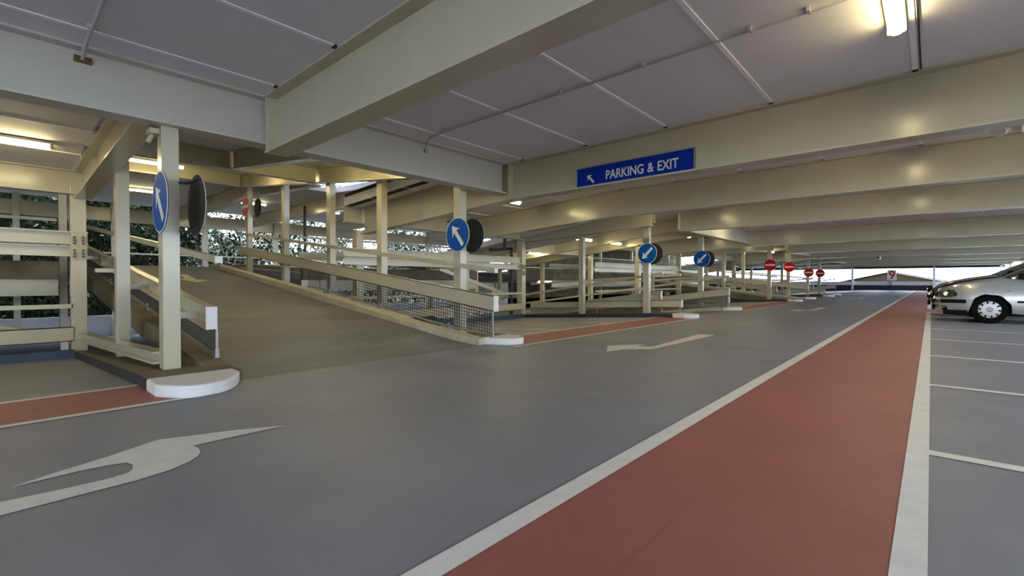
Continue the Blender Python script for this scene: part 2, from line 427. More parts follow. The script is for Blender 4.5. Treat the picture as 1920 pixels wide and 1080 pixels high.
    for yy, l in ((y0 + 2.57, 'middle'), (y0 + 4.45, 'far side'), (y0 + .32, 'near side')):
        if l == 'middle' and up: xs2 = [-5.96, -6.9, -11.1]
        elif l == 'near side' and up: continue
        else: xs2 = X
        beam('%s stringer beam under the soffit of the %s' % (l, ORD[i]), [(x, yy, z(x)) for x in xs2], .18, .385, group='stringer beams under the ramp soffits')
    for xx in (-11.2, -16.3):
        beam('cross beam under the soffit of the %s, %s' % (ORD[i], 'mid way' if xx > -12 else 'at its far end'), [(xx, y0 + .1, z(xx) - .01), (xx, y0 + 4.4, z(xx) - .01)], .18, .38, group='cross beams under the ramp soffits')
    beam('deck edge beam over the columns beside the %s' % ORD[i], [(-5.97, y0 + .14, 3.05), (-10.7, y0 + .14, 2.85)], .22, .46, group='deck edge beams beside the ramps')
for yb, l in ((6.38, 'bolted main column behind the climbing ramp, under the end of the sign beam'), (21.8, 'bolted main column deep behind the second ramp')):
    c = MB(); c.box(-11.15, -10.93, yb - .1, yb + .1, -4.2, 2.30); q = c.build('column', CREAM, bevel=.006)
    p = MB(); p.box(-10.93, -10.915, yb - .11, yb + .11, 1.38, 1.82); p.box(-11.15, -10.93, yb - .115, yb - .1, 1.38, 1.82)
    p.m = 1
    for sy in (-.06, .06):
        for zz2 in (-.16, -.11, -.06, .06, .11, .16):
            p.cyl((-10.916, yb + sy, 1.6 + zz2), (-10.90, yb + sy, 1.6 + zz2), .015, 6); p.cyl((-11.04 + sy, yb - .114, 1.6 + zz2), (-11.04 + sy, yb - .13, 1.6 + zz2), .015, 6)
    p.build('splice_plate', [KERBW, BOLT], q); tag(q, l, 'column', 'bolted main columns', 'structure')
b = MB(); xx = [-5.98, -10.75]; b.slab([(x, CEIL + bayz(x) + .30) for x in xx], 5.87, 6.02, .31)
o = b.build('deck_edge', EDGEC); tag(o, 'dark stained concrete deck edge above the sign beam, under the sky gap', 'deck edge', 'stained deck edges', 'structure')
# low edge beam on the first ledge
b = MB(); b.sweep(isec(.14, .13), (-6.0, 1.20, .27), (-10.65, 1.06, .13)); o = b.build('edge_rail', CREAM); tag(o, 'low cream edge rail between the columns on the left ledge', 'rail')

# ------------------------------------------------------------------ bay backs: kerb, barrier, tie beams
BN = ['left bay', 'bay beyond the first ramp', 'bay beyond the second ramp', 'bay beyond the third ramp', 'far bays']
for i, (a, c) in enumerate(BAYS):
    a2 = max(a, -6)
    b = MB(); b.box(XB - .15, XB, a2, c, ZB - .02, ZB + .13)
    o = b.build('bay_kerb', KERBD); tag(o, 'dark blue kerb along the back of the %s' % BN[i], 'kerb', 'blue kerbs at the bay backs')
    root = empty('bay_barrier'); tag(root, 'cream crash rail and thin handrail across the back of the %s' % BN[i], 'barrier', 'crash barriers at the bay backs')
    m = MB(); m.box(-10.72, -10.70, a2, c, .0, .24); m.box(-10.80, -10.70, a2, c, .228, .24); m.box(-10.80, -10.70, a2, c, 0, .012)
    m.build('crash_rail', CREAM, root)
    m = MB(); m.box(-10.79, -10.73, a2, c, .55, .62); m.build('hand_rail', CREAM, root)
    if i < 3:
        for n2, (z0, z1, l) in enumerate(((1.62, 1.84, 'upper'), (1.42, 1.60, 'lower'))):
            m = MB(); m.sweep(isec(.16, z1 - z0), (-10.80 - .04 * n2, a2, z1), (-10.80 - .04 * n2, c + .2, z1))
            o = m.build('tie_beam', CREAM); tag(o, '%s horizontal tie beam behind the %s' % (l, BN[i]), 'beam', 'tie beams behind the bays', 'structure')
        # diagonal braces and post between the two halves
        for n2, (p, q) in enumerate((((-11.4, c - 3.2, 1.4), (-11.4, c - .2, .55)), ((-11.4, c - 2.2, -.35), (-11.4, c - .2, .55)))):
            if i == 1:
                m = MB(); m.sweep(rect(.06, .12, -.06), p, q); o = m.build('brace', CREAM)
                tag(o, '%s diagonal brace behind the bay beyond the first ramp' % ('upper', 'lower')[n2], 'brace', 'diagonal braces')
        m = MB(); m.box(-11.5, -11.36, c - 2.1, c - 1.96, -3.5, 2.5)
        o = m.build('column', CREAM); tag(o, 'thin post standing in the gap behind the %s' % BN[i], 'column', 'thin gap posts', 'structure')
m = MB(); m.sweep(rect(.05, .12, -.06), (-11.3, -1.6, .75), (-11.3, .7, .05)); o = m.build('brace', CREAM); tag(o, 'diagonal brace behind the left bay under its handrail', 'brace', 'diagonal braces')
# side barriers where a bay borders a falling ramp
for yy, l, sgn in ((13.02, 'cream barrier along the far side of the first bay, following its slope', 1), (17.30, 'cream barrier along the near side of the bay beyond the second ramp', -1), (37.0, 'cream barrier along the far side of the fourth bay', 1)):
    root = empty('bay_barrier'); tag(root, l, 'barrier', 'crash barriers at the bay sides')
    channel_barrier(root, yy, -5.25, .475, -10.75, .24, sgn, h=.21); tube_rail(root, yy + .05 * sgn, -5.3, 1.22, -10.75, .94, .06)
    for x in (-5.3, -8):
        e = MB(); e.box(x - .015, x + .015, yy + .03 * sgn - .015, yy + .03 * sgn + .015, bayz(x) + .08, .475 + .0427 * (x + 5.25)); e.build('end_post', GALV, root)
# drain pipes
for (x, y, z0, z1, l) in ((-11.25, 12.55, -.6, 2.2, 'black drain pipe behind the bay corner column'), (-20.5, 9.3, 1.5, 4.3, 'black drain pipe standing on the far upper deck')):
    b = MB(); b.cyl((x, y, z0), (x, y, z1), .055, 12)
    for zz in (z0 + .5, (z0 + z1) / 2, z1 - .3): b.cyl((x, y, zz), (x, y, zz + .06), .07, 12)
    if x > -12:
        b.cyl((x, y, z1 - .02), (x, y - 1.1, z1 - .12), .055, 12); b.cyl((x, y - .35, z1 - .08), (x, y - .35, z1 + .38), .055, 12)
    o = b.build('drain_pipe', BLACK, smooth=True); tag(o, l, 'pipe')

# ------------------------------------------------------------------ the far half of the split level building
for lv, zl in (('upper', 1.5), ('lower', -1.5)):
    b = MB(); b.box(XF, XO, Y0, Y1, zl - .22, zl)
    for a, c in BAYS: b.slab([(XO, zl), (XG, zl - .26)], a, c, .22)
    q = b.build('floor', DECK); tag(q, 'far %s half deck beyond the gap' % lv, 'floor', None, 'structure')
    for i, (a, c) in enumerate(BAYS[:4]):
        a2 = max(a, -6)
        b = MB(); b.box(XG - .0, XG + .18, a2, c, zl - .46, zl - .1)
        q = b.build('deck_edge', CONC); tag(q, 'stained concrete edge of the far %s deck behind the %s' % (lv, BN[i]), 'deck edge', 'stained deck edges', 'structure')
        beam('beam under the edge of the far %s deck behind the %s' % (lv, BN[i]), [(XG + .06, a2, zl - .42), (XG + .06, c, zl - .42)], .2, .36, group='far deck edge beams')
        root = empty('deck_barrier'); tag(root, 'cream rails on the far %s deck edge behind the %s' % (lv, BN[i]), 'barrier', 'rails on the far deck edges')
        m = MB(); m.box(XG - .1, XG - .08, a2, c, zl + .12, zl + .34); m.build('crash_rail', CREAM, root)
        m = MB(); m.box(XG - .12, XG - .06, a2, c, zl + .72, zl + .78); m.build('hand_rail', CREAM, root)
    for i, y in enumerate(BR[:8]):
        zc = zl + 3.13
        pts = [(XF, y, zc), (XO, y, zc)]
        if in_bay(y): pts += [(XG + .1, y, zc - .26)]
        elif True: pts += [(XO + 1.2, y, zc)]
        beam('far %s half beam in line with the %s' % (lv, bl[i]), pts, .26, .62, group='far half beams')
b = MB(); b.box(XF, XO, Y0, Y1, 4.63, 4.85)
for i, (a, c) in enumerate(BAYS):
    if i == 1:
        b.slab([(XO, 4.85), (XG, 4.59)], a, 7.55, .22); b.slab([(XO, 4.85), (XG, 4.59)], 9.5, c, .22)
    else: b.slab([(XO, 4.85), (XG, 4.59)], a, c, .22)
q = b.build('ceiling', CEILM); tag(q, 'soffit above the far upper half deck', 'ceiling', None, 'structure')
beam('edge beam over the far open side of the upper half deck', [(XF + .2, Y0, 4.35), (XF + .2, 40, 4.35)], .2, .6, group='far half beams')
beam('edge beam over the far open side of the lower half deck', [(XF + .2, Y0, 1.28), (XF + .2, 40, 1.28)], .2, .4, group='far half beams')
# far side: upper open rails, lower white parapet
root = empty('deck_barrier'); tag(root, 'thin rails with wire mesh along the far open side, trees behind', 'barrier')
m = MB(); m.box(XF, XF + .05, Y0, 40, 2.28, 2.35); m.box(XF, XF + .04, Y0, 40, 1.62, 1.68); m.build('hand_rail', CREAM, root)
m = MB()
for k in range(150): m.box(XF + .018, XF + .026, -4 + k * .2, -3.992 + k * .2, 1.5, 2.28)
for k in range(4): m.box(XF + .018, XF + .026, -4, 26, 1.75 + k * .14, 1.757 + k * .14)
m.build('wire_mesh', MESHM, root)
b = MB(); b.box(XF - .1, XF, Y0, Y1, -1.75, -.55); q = b.build('wall_far', PARW); tag(q, 'white parapet along the far side of the lower deck', 'wall', None, 'structure')
b = MB(); b.box(XF - .1, XF, 31, Y1, -1.75, 4.63); q = b.build('wall_far', mat('ochre_stained_wall', (.22, .19, .10), .85, noise=.6, scale=1)); tag(q, 'stained wall closing the far half beyond the trees', 'wall', None, 'structure')
for k, y in enumerate((-2.0, .8, 3.9, 7.5, 11, 14.6, 18.2, 21.8, 25.4, 29)):
    b = MB(); b.box(XF + .12, XF + .36, y - .1, y + .1, -1.5, 4.63); o = b.build('column', CREAM)
    tag(o, '%s column from the left on the far open side, against the trees' % NTH[k], 'column', 'columns on the far open side', 'structure')

b = MB(); b.box(-20, XE, Y0, Y1, 6.15, 6.4); q = b.build('roof', CEILM); tag(q, 'unseen next level deck added to cut daylight into the gap', 'roof', None, 'structure')  # unseen slab added to keep sky light out of the gap
# ------------------------------------------------------------------ end wall and right hand wall
b = MB(); b.box(-28, XE + .2, 68.0, 68.25, .57, .99); b.box(-28, XE + .2, 68.0, 68.25, 2.44, 3.4)
wall = b.build('wall_end', PARW); tag(wall, 'white end parapet under the number sign', 'wall', None, 'structure')
b = MB(); b.box(-28, XE + .2, 67.97, 68.25, -.3, .57); b.build('navy_band', PARD, wall)
b = MB(); b.box(-28, XE + .2, 67.94, 68.0, 2.44, 2.74); b.build('dark_header', PARD, wall)
b = MB(); b.box(XF, -3.6, Y0 - .2, Y0, -4, 6.2); o = b.build('wall_back_light_block', CONC); tag(o, 'unseen wall added behind the camera to cut daylight at left', 'wall', None, 'structure')  # unseen wall added to block daylight from behind at left
b = MB(); b.box(XE - .02, XE + .2, Y0, 68.2, -.3, 1.0); o = b.build('wall_right', PARW); tag(o, 'white parapet along the open right side', 'wall', None, 'structure')
beam('edge beam along the open right side', [(XE, Y0, CEIL), (XE, 68, CEIL)], .2, .5)
for k, y in enumerate((-6, 2.3, 9.9, 14.1, 21.8, 28.8, 36.3, 44, 52, 60, 67)):
    column('%s column along the open right side, counted from behind the camera' % NTH[k], XE - .14, y, 0, CEIL - .5, group='columns along the open right side')
column('thin white column at the end wall, left of the number sign', -6.9, 67.7, 0, 2.6, w=.4, group='columns at the end wall', m=PARW)
column('thin white column at the end wall, right of the number sign', .22, 67.7, 0, 2.6, w=.4, group='columns at the end wall', m=PARW)

# ------------------------------------------------------------------ text helper
def text_mesh(name, s, size, m, parent, loc, rot, extrude=.002, sx=1, bold=.0):
    cu = bpy.data.curves.new(name, 'FONT'); cu.body = s; cu.size = size; cu.extrude = extrude; cu.offset = bold
    cu.align_x = 'CENTER'; cu.align_y = 'CENTER'; cu.space_word = 1.25
    tmp = bpy.data.objects.new(name, cu); COL.objects.link(tmp)
    dg = bpy.context.evaluated_depsgraph_get(); dg.update()
    me = bpy.data.meshes.new_from_object(tmp.evaluated_get(dg)); bpy.data.objects.remove(tmp)
    bx = [v.co for v in me.vertices]; cxy = Vector(((min(v.x for v in bx) + max(v.x for v in bx)) / 2, (min(v.y for v in bx) + max(v.y for v in bx)) / 2, 0))
    me.transform(Matrix.Translation(-cxy))
    me.name = name; me.materials.clear(); me.materials.append(m)
    o = bpy.data.objects.new(name, me); COL.objects.link(o); o.parent = parent; o.location = loc; o.rotation_euler = rot; o.scale = (sx, 1, 1)
    return o
# ------------------------------------------------------------------ exit sign on the beam
root = empty('exit_sign', (-3.32, 6.34, 2.63)); tag(root, 'long blue parking and exit sign on the cream beam', 'sign')
b = MB(); b.box(-.93, .93, -.015, 0, -.16, .16); b.build('sign_panel', NAVY, root)
b = MB(); b.box(-.945, .945, -.012, .03, .16, .175); b.box(.93, .945, -.012, .03, -.16, .16); b.build('sign_edge', GALV, root)
text_mesh('sign_lettering', 'PARKING & EXIT', .19, WHITE, root, (.16, -.017, .0), (R(90), 0, 0), .001, .79, .003)
b = MB()
def arrow2d(b, ang, L, w, hw, hl, y, c=(0, 0), t=.002):
    ca, sa = math.cos(ang), math.sin(ang)
    pts = [(-L/2, -w/2), (L/2 - hl, -w/2), (L/2 - hl - hl*.35, -hw/2), (L/2, 0), (L/2 - hl - hl*.35, hw/2), (L/2 - hl, w/2), (-L/2, w/2)]
    P = [(c[0] + u*ca - v*sa, c[1] + u*sa + v*ca) for u, v in pts]
    n = len(P); vs = [(u, y, v) for u, v in P] + [(u, y - t, v) for u, v in P]
    b.add(vs, [(i, (i+1) % n, n+(i+1) % n, n+i) for i in range(n)] + [tuple(range(n))[::-1], tuple(range(n, 2*n))])
arrow2d(b, R(133), .17, .034, .125, .05, -.015, (-.68, -.02))
b.build('sign_arrow', WHITE, root)

# ------------------------------------------------------------------ round road signs (face looks to -y)
def disc(b, y, r, r0=0, t=.003, n=40, zc=0, sx=1):
    for i in range(n):
        a0, a1 = 2*math.pi*i/n, 2*math.pi*(i+1)/n
        P = lambda a, q, yy: (math.cos(a)*q*sx, yy, zc + math.sin(a)*q)
        if r0: b.add([P(a0,r0,y),P(a1,r0,y),P(a1,r,y),P(a0,r,y),P(a0,r0,y-t),P(a1,r0,y-t),P(a1,r,y-t),P(a0,r,y-t)], [(0,1,2,3),(4,5,6,7),(2,3,7,6),(0,1,5,4)])
        else: b.add([(0,y,zc),P(a0,r,y),P(a1,r,y),(0,y-t,zc),P(a0,r,y-t),P(a1,r,y-t)], [(0,2,1),(3,4,5),(1,2,5,4)])
    return b
def round_sign(kind, loc, label, group, rz=0, r=.3):
    root = empty('road_sign', loc, rz); tag(root, label, 'road sign', group)
    b = disc(MB(), 0, r, t=.004); b.m = 1; disc(b, -.0041, r * .955, t=.001)
    if kind == 'arrow_up' or kind == 'arrow_down': b.build('sign_disc', [WHITE, BLUE], root)
    elif kind == 'stop': b.build('sign_disc', [WHITE, REDS], root)
    k = MB()
    if kind == 'arrow_up': arrow2d(k, R(129), .44, .075, .24, .13, -.0052, (.0, -.01))
    elif kind == 'arrow_down': arrow2d(k, R(225), .44, .075, .24, .13, -.0052, (0, 0))
    elif kind == 'stop': k.box(-.225, .225, -.008, -.0052, -.045, .045)
    k.build('sign_symbol', WHITE, root)
    k = MB(); disc(k, .0062, r, t=.002); k.build('sign_back', SBACK, root)
    for zz in (.25, -.25):
        k = MB(); sg = -1 if abs(rz) < 1 else 1; k.box(min(sg*.30, -sg*.08), max(sg*.30, -sg*.08), .006, .02, zz - .01, zz + .01); k.box(min(sg*.30, sg*.25), max(sg*.30, sg*.25), .006, .085, zz - .01, zz + .01); k.build('sign_clip', BLACK, root)
    return root
SG = 'round signs on the ramp columns'
for i, (nm, y0, prof) in enumerate(RAMPS):
    for k in (0, 1):
        kind = ['arrow_up', 'arrow_down', 'stop', 'stop'][i]
        x = -5.57 if (i == 0 and k == 0) else -6.13
        y = y0 + (.17 if k == 0 else 4.49)
        if i == 0 and k == 0: y = 1.12
        z = 1.77 if (i == 0 and k == 0) else (1.81 if i < 2 else 1.84 if i == 2 else 1.6)
        lab = [['blue round sign with up-left arrow on the left foremost column', 'blue round sign with up-left arrow beyond the climbing ramp'], ['larger looking blue sign with down-left arrow, the nearer of two', 'smaller looking blue sign with down-left arrow, the farther of two'],
               ['red no entry sign nearest the blue arrow signs', 'second red no entry sign, just right of the first'], ['third red no entry sign along the aisle', 'farthest red no entry sign, by the end opening']][i][k]
        round_sign(kind, (x, y, z), lab, SG)
        if i < 2:      # a second plate facing the other way, its dark back towards us
            yb = y + .29
            round_sign('stop', (x + (.05 if k == 0 else .06), yb, z - (.0 if k else .0)), ['dark back of the sign behind the left foremost column', 'dark back of the sign behind the blue up-left arrow sign', 'dark back of the sign behind the nearer down-left arrow', 'dark back of the sign behind the farther down-left arrow'][2*i+k], 'sign backs on the ramp columns', R(180))
round_sign('stop', (-15.95, 5.38, 3.33), 'small red no entry sign at the top of the climbing ramp', SG)
round_sign('stop', (-15.9, 5.72, 3.33), 'dark back of the sign at the top of the climbing ramp', 'sign backs on the ramp columns', R(180))
# small plate over the second pair
b = MB(); b.box(-6.28, -6.08, 12.74, 12.76, 2.14, 2.27); o = b.build('plate', GALV); tag(o, 'small grey plate above the nearer down-left arrow sign', 'plate')

# ------------------------------------------------------------------ number 9 sign
root = empty('number_sign', (-3.30, 67.6, 1.73)); tag(root, 'white square sign with a red number 9 at the end wall', 'sign')
b = MB(); b.box(-.40, .40, 0, .06, -.57, .57); b.build('sign_panel', WHITE, root, bevel=.01)
text_mesh('sign_lettering', '9', 1.27, SMLRED, root, (0, -.005, -.0), (R(90), 0, 0), .004, .92, .02)
b = MB(); b.box(-.03, .03, .06, .38, -1.2, -.57); b.box(-.35, .35, .02, .3, -.62, -.57); b.box(-.03, .03, .06, .1, -.6, .4); b.build('sign_post', GALV, root)

# ------------------------------------------------------------------ lamps
def lamp_proto():
    root = empty('ceiling_light')
    b = MB(); b.box(-.065, .065, -.63, .63, -.035, 0); b.box(-.065, .065, -.66, -.62, -.09, 0); b.box(-.065, .065, .62, .66, -.09, 0)
    b.build('lamp_housing', LAMPB, root, bevel=.01)
    b = MB(); n = 12; prof = [(-.055, -.035)] + [(.055 * math.cos(math.pi + math.pi*i/n), -.055 + .05 * math.sin(math.pi + math.pi*i/n)) for i in range(n + 1)] + [(.055, -.035)]
    b.sweep(prof, (0, -.62, 0), (0, .62, 0)); b.build('lamp_diffuser', TUBE, root, smooth=True)
    return root
LP = lamp_proto()
LAMPS = [(-.23, 4.36, CEIL - .01, 'ceiling lamp over the red walkway nearest the camera'), (-9.15, -.03, 2.93, 'ceiling lamp over the left bay'),
         (-15.5, 7.1, 4.32, 'ceiling lamp beyond the climbing ramp, beside the bright roof gap'), (-23.0, 8.0, 4.6, 'ceiling lamp on the far upper deck beside the red sign'), (-23.0, 4.2, 4.6, 'ceiling lamp on the far upper deck seen between the left columns'),
         (-23, 11.6, 4.6, 'ceiling lamp on the far upper deck, small one right of the red sign'), (-23, -.5, 4.6, 'ceiling lamp on the far upper deck at the left edge'), (-7.6, 8.15, 3.0, 'ceiling lamp over the bay beyond the first ramp'),
         (-.23, 8.1, CEIL, 'second ceiling lamp along the walkway'), (-.23, 12, CEIL, 'third ceiling lamp along the walkway'), (-.23, 18, CEIL, 'fourth ceiling lamp along the walkway'), (-.23, 25, CEIL, 'fifth ceiling lamp along the walkway'),
         (-5.0, 11.8, CEIL, 'ceiling lamp above the nearer down-left arrow sign'), (-5.0, 18, CEIL, 'ceiling lamp above the farther down-left arrow sign'), (-9.2, 13.95, 2.55, 'ceiling lamp over the falling ramp, near side'), (-9.2, 16.1, 2.55, 'ceiling lamp over the falling ramp, far side'),
         (-7.8, 19.6, 2.99, 'ceiling lamp over the bay beyond the second ramp, near'), (-7.8, 24.2, 2.99, 'ceiling lamp over the bay beyond the second ramp, far'), (-9.2, 28.0, 3.5, 'ceiling lamp over the third ramp'),
         (-7.8, 34, 2.99, 'ceiling lamp over the bay beyond the third ramp'), (-15.4, 3.0, 4.2, 'ceiling lamp over the top of the climbing ramp'), (-8.9, 4.4, 3.5, 'ceiling lamp over the middle of the climbing ramp'),
         (-15, 11.5, 4.3, 'ceiling lamp over the far upper bay behind the corner column'), (-15, -2, 4.3, 'ceiling lamp over the far upper bay at left'), (-23, 20, 4.6, 'ceiling lamp deep on the far upper deck'),
         (-7.4, 4.85, 3.22, 'ceiling lamp tucked behind the trimmer over the climbing ramp'), (-7.4, -2.4, 3.0, 'added unseen lamp brightening the left bay'), (-9, -4.8, 2.9, 'added unseen lamp deep over the left bay'),  # the two left bay lamps are added out of view for brightness
         (-13.6, 4.6, 4.05, 'added lamp over the upper part of the climbing ramp'), (-12.0, 15.0, 2.2, 'added lamp half way down the falling ramp'), (-16.5, 27, 4.5, 'added lamp over the far end of the third ramp'), (-12, 28.6, 3.8, 'added lamp half way up the third ramp'), (-7.4, 30, 3.25, 'added lamp over the mouth of the third ramp'), (-15, 22, 4.3, 'added lamp over the far upper bay deep inside'), (-15.5, 10, 1.05, 'added lamp on the far lower deck'), (-15.5, 20, 1.05, 'added lamp deep on the far lower deck'), (-14, 14.9, 1.9, 'added lamp over the foot of the falling ramp')]  # lamps added to light the ramps and inner decks yellow
for i, (x, y, z, l) in enumerate(LAMPS):
    o = LP if i == 0 else copy_tree(LP)
    o.location = (x, y, z); tag(o, l, 'ceiling light', 'fluorescent ceiling lights')

# ------------------------------------------------------------------ conduits, plates, small fittings
def conduit(pts, label, clips, r=.012):
    root = empty('conduit'); tag(root, label, 'conduit', 'ceiling conduits')
    b = MB()
    for p, q in zip(pts, pts[1:]): b.cyl(p, q, r, 8)
    b.build('pipe', CONDU, root, smooth=True)
    for x in clips:
        b = MB(); b.box(x - .012, x + .012, pts[-1][1] - .035, pts[-1][1] + .035, CEIL - .038, CEIL - .003); b.build('pipe_clip', CONDU, root)
conduit([(-5.80, 4.5, 3.0), (-5.74, 4.46, 3.06), (-5.55, 4.36, 3.105), (-5.1, 4.30, 3.105), (5.0, 4.28, 3.105)], 'thin conduit crossing the ceiling between the two nearest beams', [-5.08, -4.03, -3.09, -2.11, -1.15, -.73, .4, 1.4])
conduit([(-5.80, .60, 3.03), (-5.70, .60, 3.08), (-5.5, .60, 3.105), (5.0, .60, 3.105)], 'conduit rising from the brass junction plate at upper left', [-5.2, -4.4, -3.4, -2.2, -1], .015)
b = MB(); b.box(-5.825, -5.80, .54, .665, 3.0, 3.06); o = b.build('junction_plate', BRASS, bevel=.004); tag(o, 'tarnished brass junction plate on the pale trimmer beam', 'plate')
b = MB(); b.box(-5.825, -5.79, 4.48, 4.55, 2.98, 3.02); o = b.build('junction_box', GALV, bevel=.004); tag(o, 'small grey junction box where the thin conduit meets the trimmer beam', 'box')
root = empty('security_camera', (-2.4, 36.1, 2.42)); tag(root, 'small white camera with black lens under a far beam', 'camera')
b = MB(); b.box(-.11, .11, -.1, .2, -.08, .1); b.build('camera_body', WHITE, root, bevel=.02)
b = MB(); b.cyl((-.02, -.1, .02), (-.02, -.16, .02), .065, 12); b.build('camera_lens', BLACK, root)
b = MB(); b.box(-.03, .03, .0, .06, .1, .2); b.build('camera_mount', GALV, root)
root = empty('emergency_light', (.62, 7.2, 2.78)); tag(root, 'white twin spot emergency light hanging behind the sign beam', 'emergency light')
b = MB(); b.box(-.03, .03, -.03, .03, -.12, .34); b.build('stem', WHITE, root)
for s in (-1, 1):
    b = MB(); b.cyl((s*.035, 0, -.14), (s*.11, -.10, -.2), .05, 14, .065); b.build('spot_head', WHITE, root, smooth=True)
# brackets at the top of the left column
b = MB(); b.box(-6.02, -5.86, 1.10, 1.18, 2.50, 2.55); b.cyl((-5.97, 1.14, 2.50), (-5.97, 1.10, 2.42), .022, 10); o = b.build('cable_bracket', CREAM); tag(o, 'small cream bracket at the top of the left foremost column', 'bracket')

# ------------------------------------------------------------------ cars (x = back from the nose, y = lateral, z up)
def wfun(x, z):
    w = .865
    if x < .9: w -= .17 * ((.9 - x) / .9) ** 2.2
    if x > 3.3: w -= .10 * ((x - 3.3) / .85) ** 2
    if z > .62: w -= .10 * ((z - .62) / .4) ** 1.7
    if z < .35: w -= .05 * ((.35 - z) / .2)
    if .50 < z < .62: w += .006
    return w
def car(paintm, nm):
    root = empty(nm)
    # side silhouette, anticlockwise, arches cut
    top = [(.10, .62), (.14, .72), (.22, .79), (.45, .87), (.75, .935), (1.05, .985), (1.25, 1.0), (2.2, .985), (3.2, .985), (3.75, .99), (4.02, .96)]
    rear = [(4.12, .80), (4.15, .55), (4.10, .32)]
    def arch(cx, r=.355):
        return [(cx + r * math.cos(a), .31 + r * math.sin(a)) for a in [R(-12 + k * 204 / 18) for k in range(19)]]
    bot = [(3.95, .24)] + arch(3.39) + [(2.9, .20), (1.6, .20)] + arch(.88) + [(.40, .22), (.16, .24), (.06, .34), (.045, .45), (.06, .55)]
    sil = top + rear + bot
    bm = bmesh.new()
    f = bm.faces.new([bm.verts.new((x, 0, z)) for x, z in sil])
    bmesh.ops.triangulate(bm, faces=[f])
    for k in range(1, 42):
        bmesh.ops.bisect_plane(bm, geom=bm.verts[:] + bm.edges[:] + bm.faces[:], plane_co=(k * .1, 0, 0), plane_no=(1, 0, 0))
    for k in range(2, 10):
        bmesh.ops.bisect_plane(bm, geom=bm.verts[:] + bm.edges[:] + bm.faces[:], plane_co=(0, 0, k * .1 + .05), plane_no=(0, 0, 1))
    me = bpy.data.meshes.new('side'); bm.to_mesh(me); bm.free()
    b = MB()
    vs = [v.co.copy() for v in me.vertices]; fs = [tuple(p.vertices) for p in me.polygons]
    bpy.data.meshes.remove(me)
    for s in (-1, 1): b.add([(v.x, s * wfun(v.x, v.z), v.z) for v in vs], fs)
    # top/nose skin
    spine = bot[-1:-6:-1][::-1][2:] + top[:7]
    spine = [(.16, .24), (.06, .34), (.045, .45), (.06, .55)] + top[:7]
    N = 12; gr = []
    for x, z in spine:
        w = wfun(x, z); row = []
        for k in range(N + 1):
            u = -1 + 2 * k / N; e = 1 - u * u
            dx = -.13 * e * max(0, 1 - x / 1.0) ** 1 - (.16 * e if x > 1.2 else .10 * e * max(0, (x - .9) / .3) if x > .9 else 0)
            row.append((x + dx, u * w, z + .045 * e * min(1, max(0, (x - .1) / .5))))
        gr.append(row)
    def skin(gr):
        n = len(gr[0]); b.add([p for r in gr for p in r], [(i*n+k, i*n+k+1, (i+1)*n+k+1, (i+1)*n+k) for i in range(len(gr)-1) for k in range(n-1)])
    skin(gr)
    gr = []
    for x, z in [(3.75, .99), (4.02, .96), (4.12, .80), (4.15, .55), (4.10, .32), (3.95, .24)]:
        w = wfun(x, z); gr.append([(x + .05 * (1 - (-1 + 2*k/N)**2), (-1 + 2*k/N) * w, z) for k in range(N + 1)])
    skin(gr)
    # roof and pillars
    roof = [(1.98, 1.39), (2.25, 1.43), (2.7, 1.45), (3.2, 1.43), (3.55, 1.38)]
    gr = []
    for x, z in roof:
        gr.append([(x - .10 * (1 - (-1 + 2*k/N)**2) * (1 if x < 2.2 else 0), (-1 + 2*k/N) * .60, z + .03 * (1 - (-1 + 2*k/N)**2) - .03 * abs(-1 + 2*k/N) ** 6) for k in range(N + 1)])
    skin(gr)
    for s in (-1, 1):
        def bar(p, q, w):
            p = Vector(p); q = Vector(q); b.sweep([(-w/2, -.02), (w/2, -.02), (w/2, .03), (-w/2, .03)], p, q)
        bar((1.22, s*.73, 1.0), (2.0, s*.605, 1.385), .07)
        bar((3.98, s*.70, .97), (3.5, s*.59, 1.385), .16)
        b.sweep([(-.05, -.03), (.05, -.03), (.05, .03), (-.05, .03)], (2.42, s*.745, .98), (2.46, s*.615, 1.41))
        b.add([(3.25, s*.72, .98), (3.95, s*.70, .97), (3.52, s*.60, 1.39), (3.30, s*.61, 1.41)], [(0, 1, 2, 3)])
    b.add([(.2, -.7, .3), (4.0, -.7, .3), (4.0, .7, .3), (.2, .7, .3)], [(0, 1, 2, 3)])
    b.build('car_body', paintm, root, smooth=True)
    # dark under tray and arch liners
    b = MB(); b.box(.12, 4.0, -.72, .72, .17, .24)
    for cx in (.88, 3.39):
        for s in (-1, 1):
            n = 14; A = [R(-12 + k * 204 / n) for k in range(n + 1)]
            b.add([(cx + .352*math.cos(a), s*yy, .31 + .352*math.sin(a)) for yy in (.84, .5) for a in A], [(k, k+1, n+2+k, n+1+k) for k in range(n)])
            b.add([(cx, s*.5, .31)] + [(cx + .352*math.cos(a), s*.5, .31 + .352*math.sin(a)) for a in A], [(0, k+1, k+2) for k in range(n)])
    b.build('underbody', TRIM, root)
    # glass
    b = MB(); g1 = []
    for x, z, w in ((1.20, 1.0, .72), (1.60, 1.215, .66), (1.97, 1.385, .60)):
        g1.append([(x - .16 * (1 - (-1+2*k/8)**2), (-1+2*k/8)*w, z + .02 * (1 - (-1+2*k/8)**2)) for k in range(9)])
    b.add([p for r in g1 for p in r], [(i*9+k, i*9+k+1, (i+1)*9+k+1, (i+1)*9+k) for i in range(2) for k in range(8)])
    b.build('windscreen', GLASS, root, smooth=True)
    b = MB(); b.add([(3.99, -.68, .98), (3.99, .68, .98), (3.56, .57, 1.37), (3.56, -.57, 1.37)], [(0, 1, 2, 3)]); b.build('rear_window', GLASS, root)
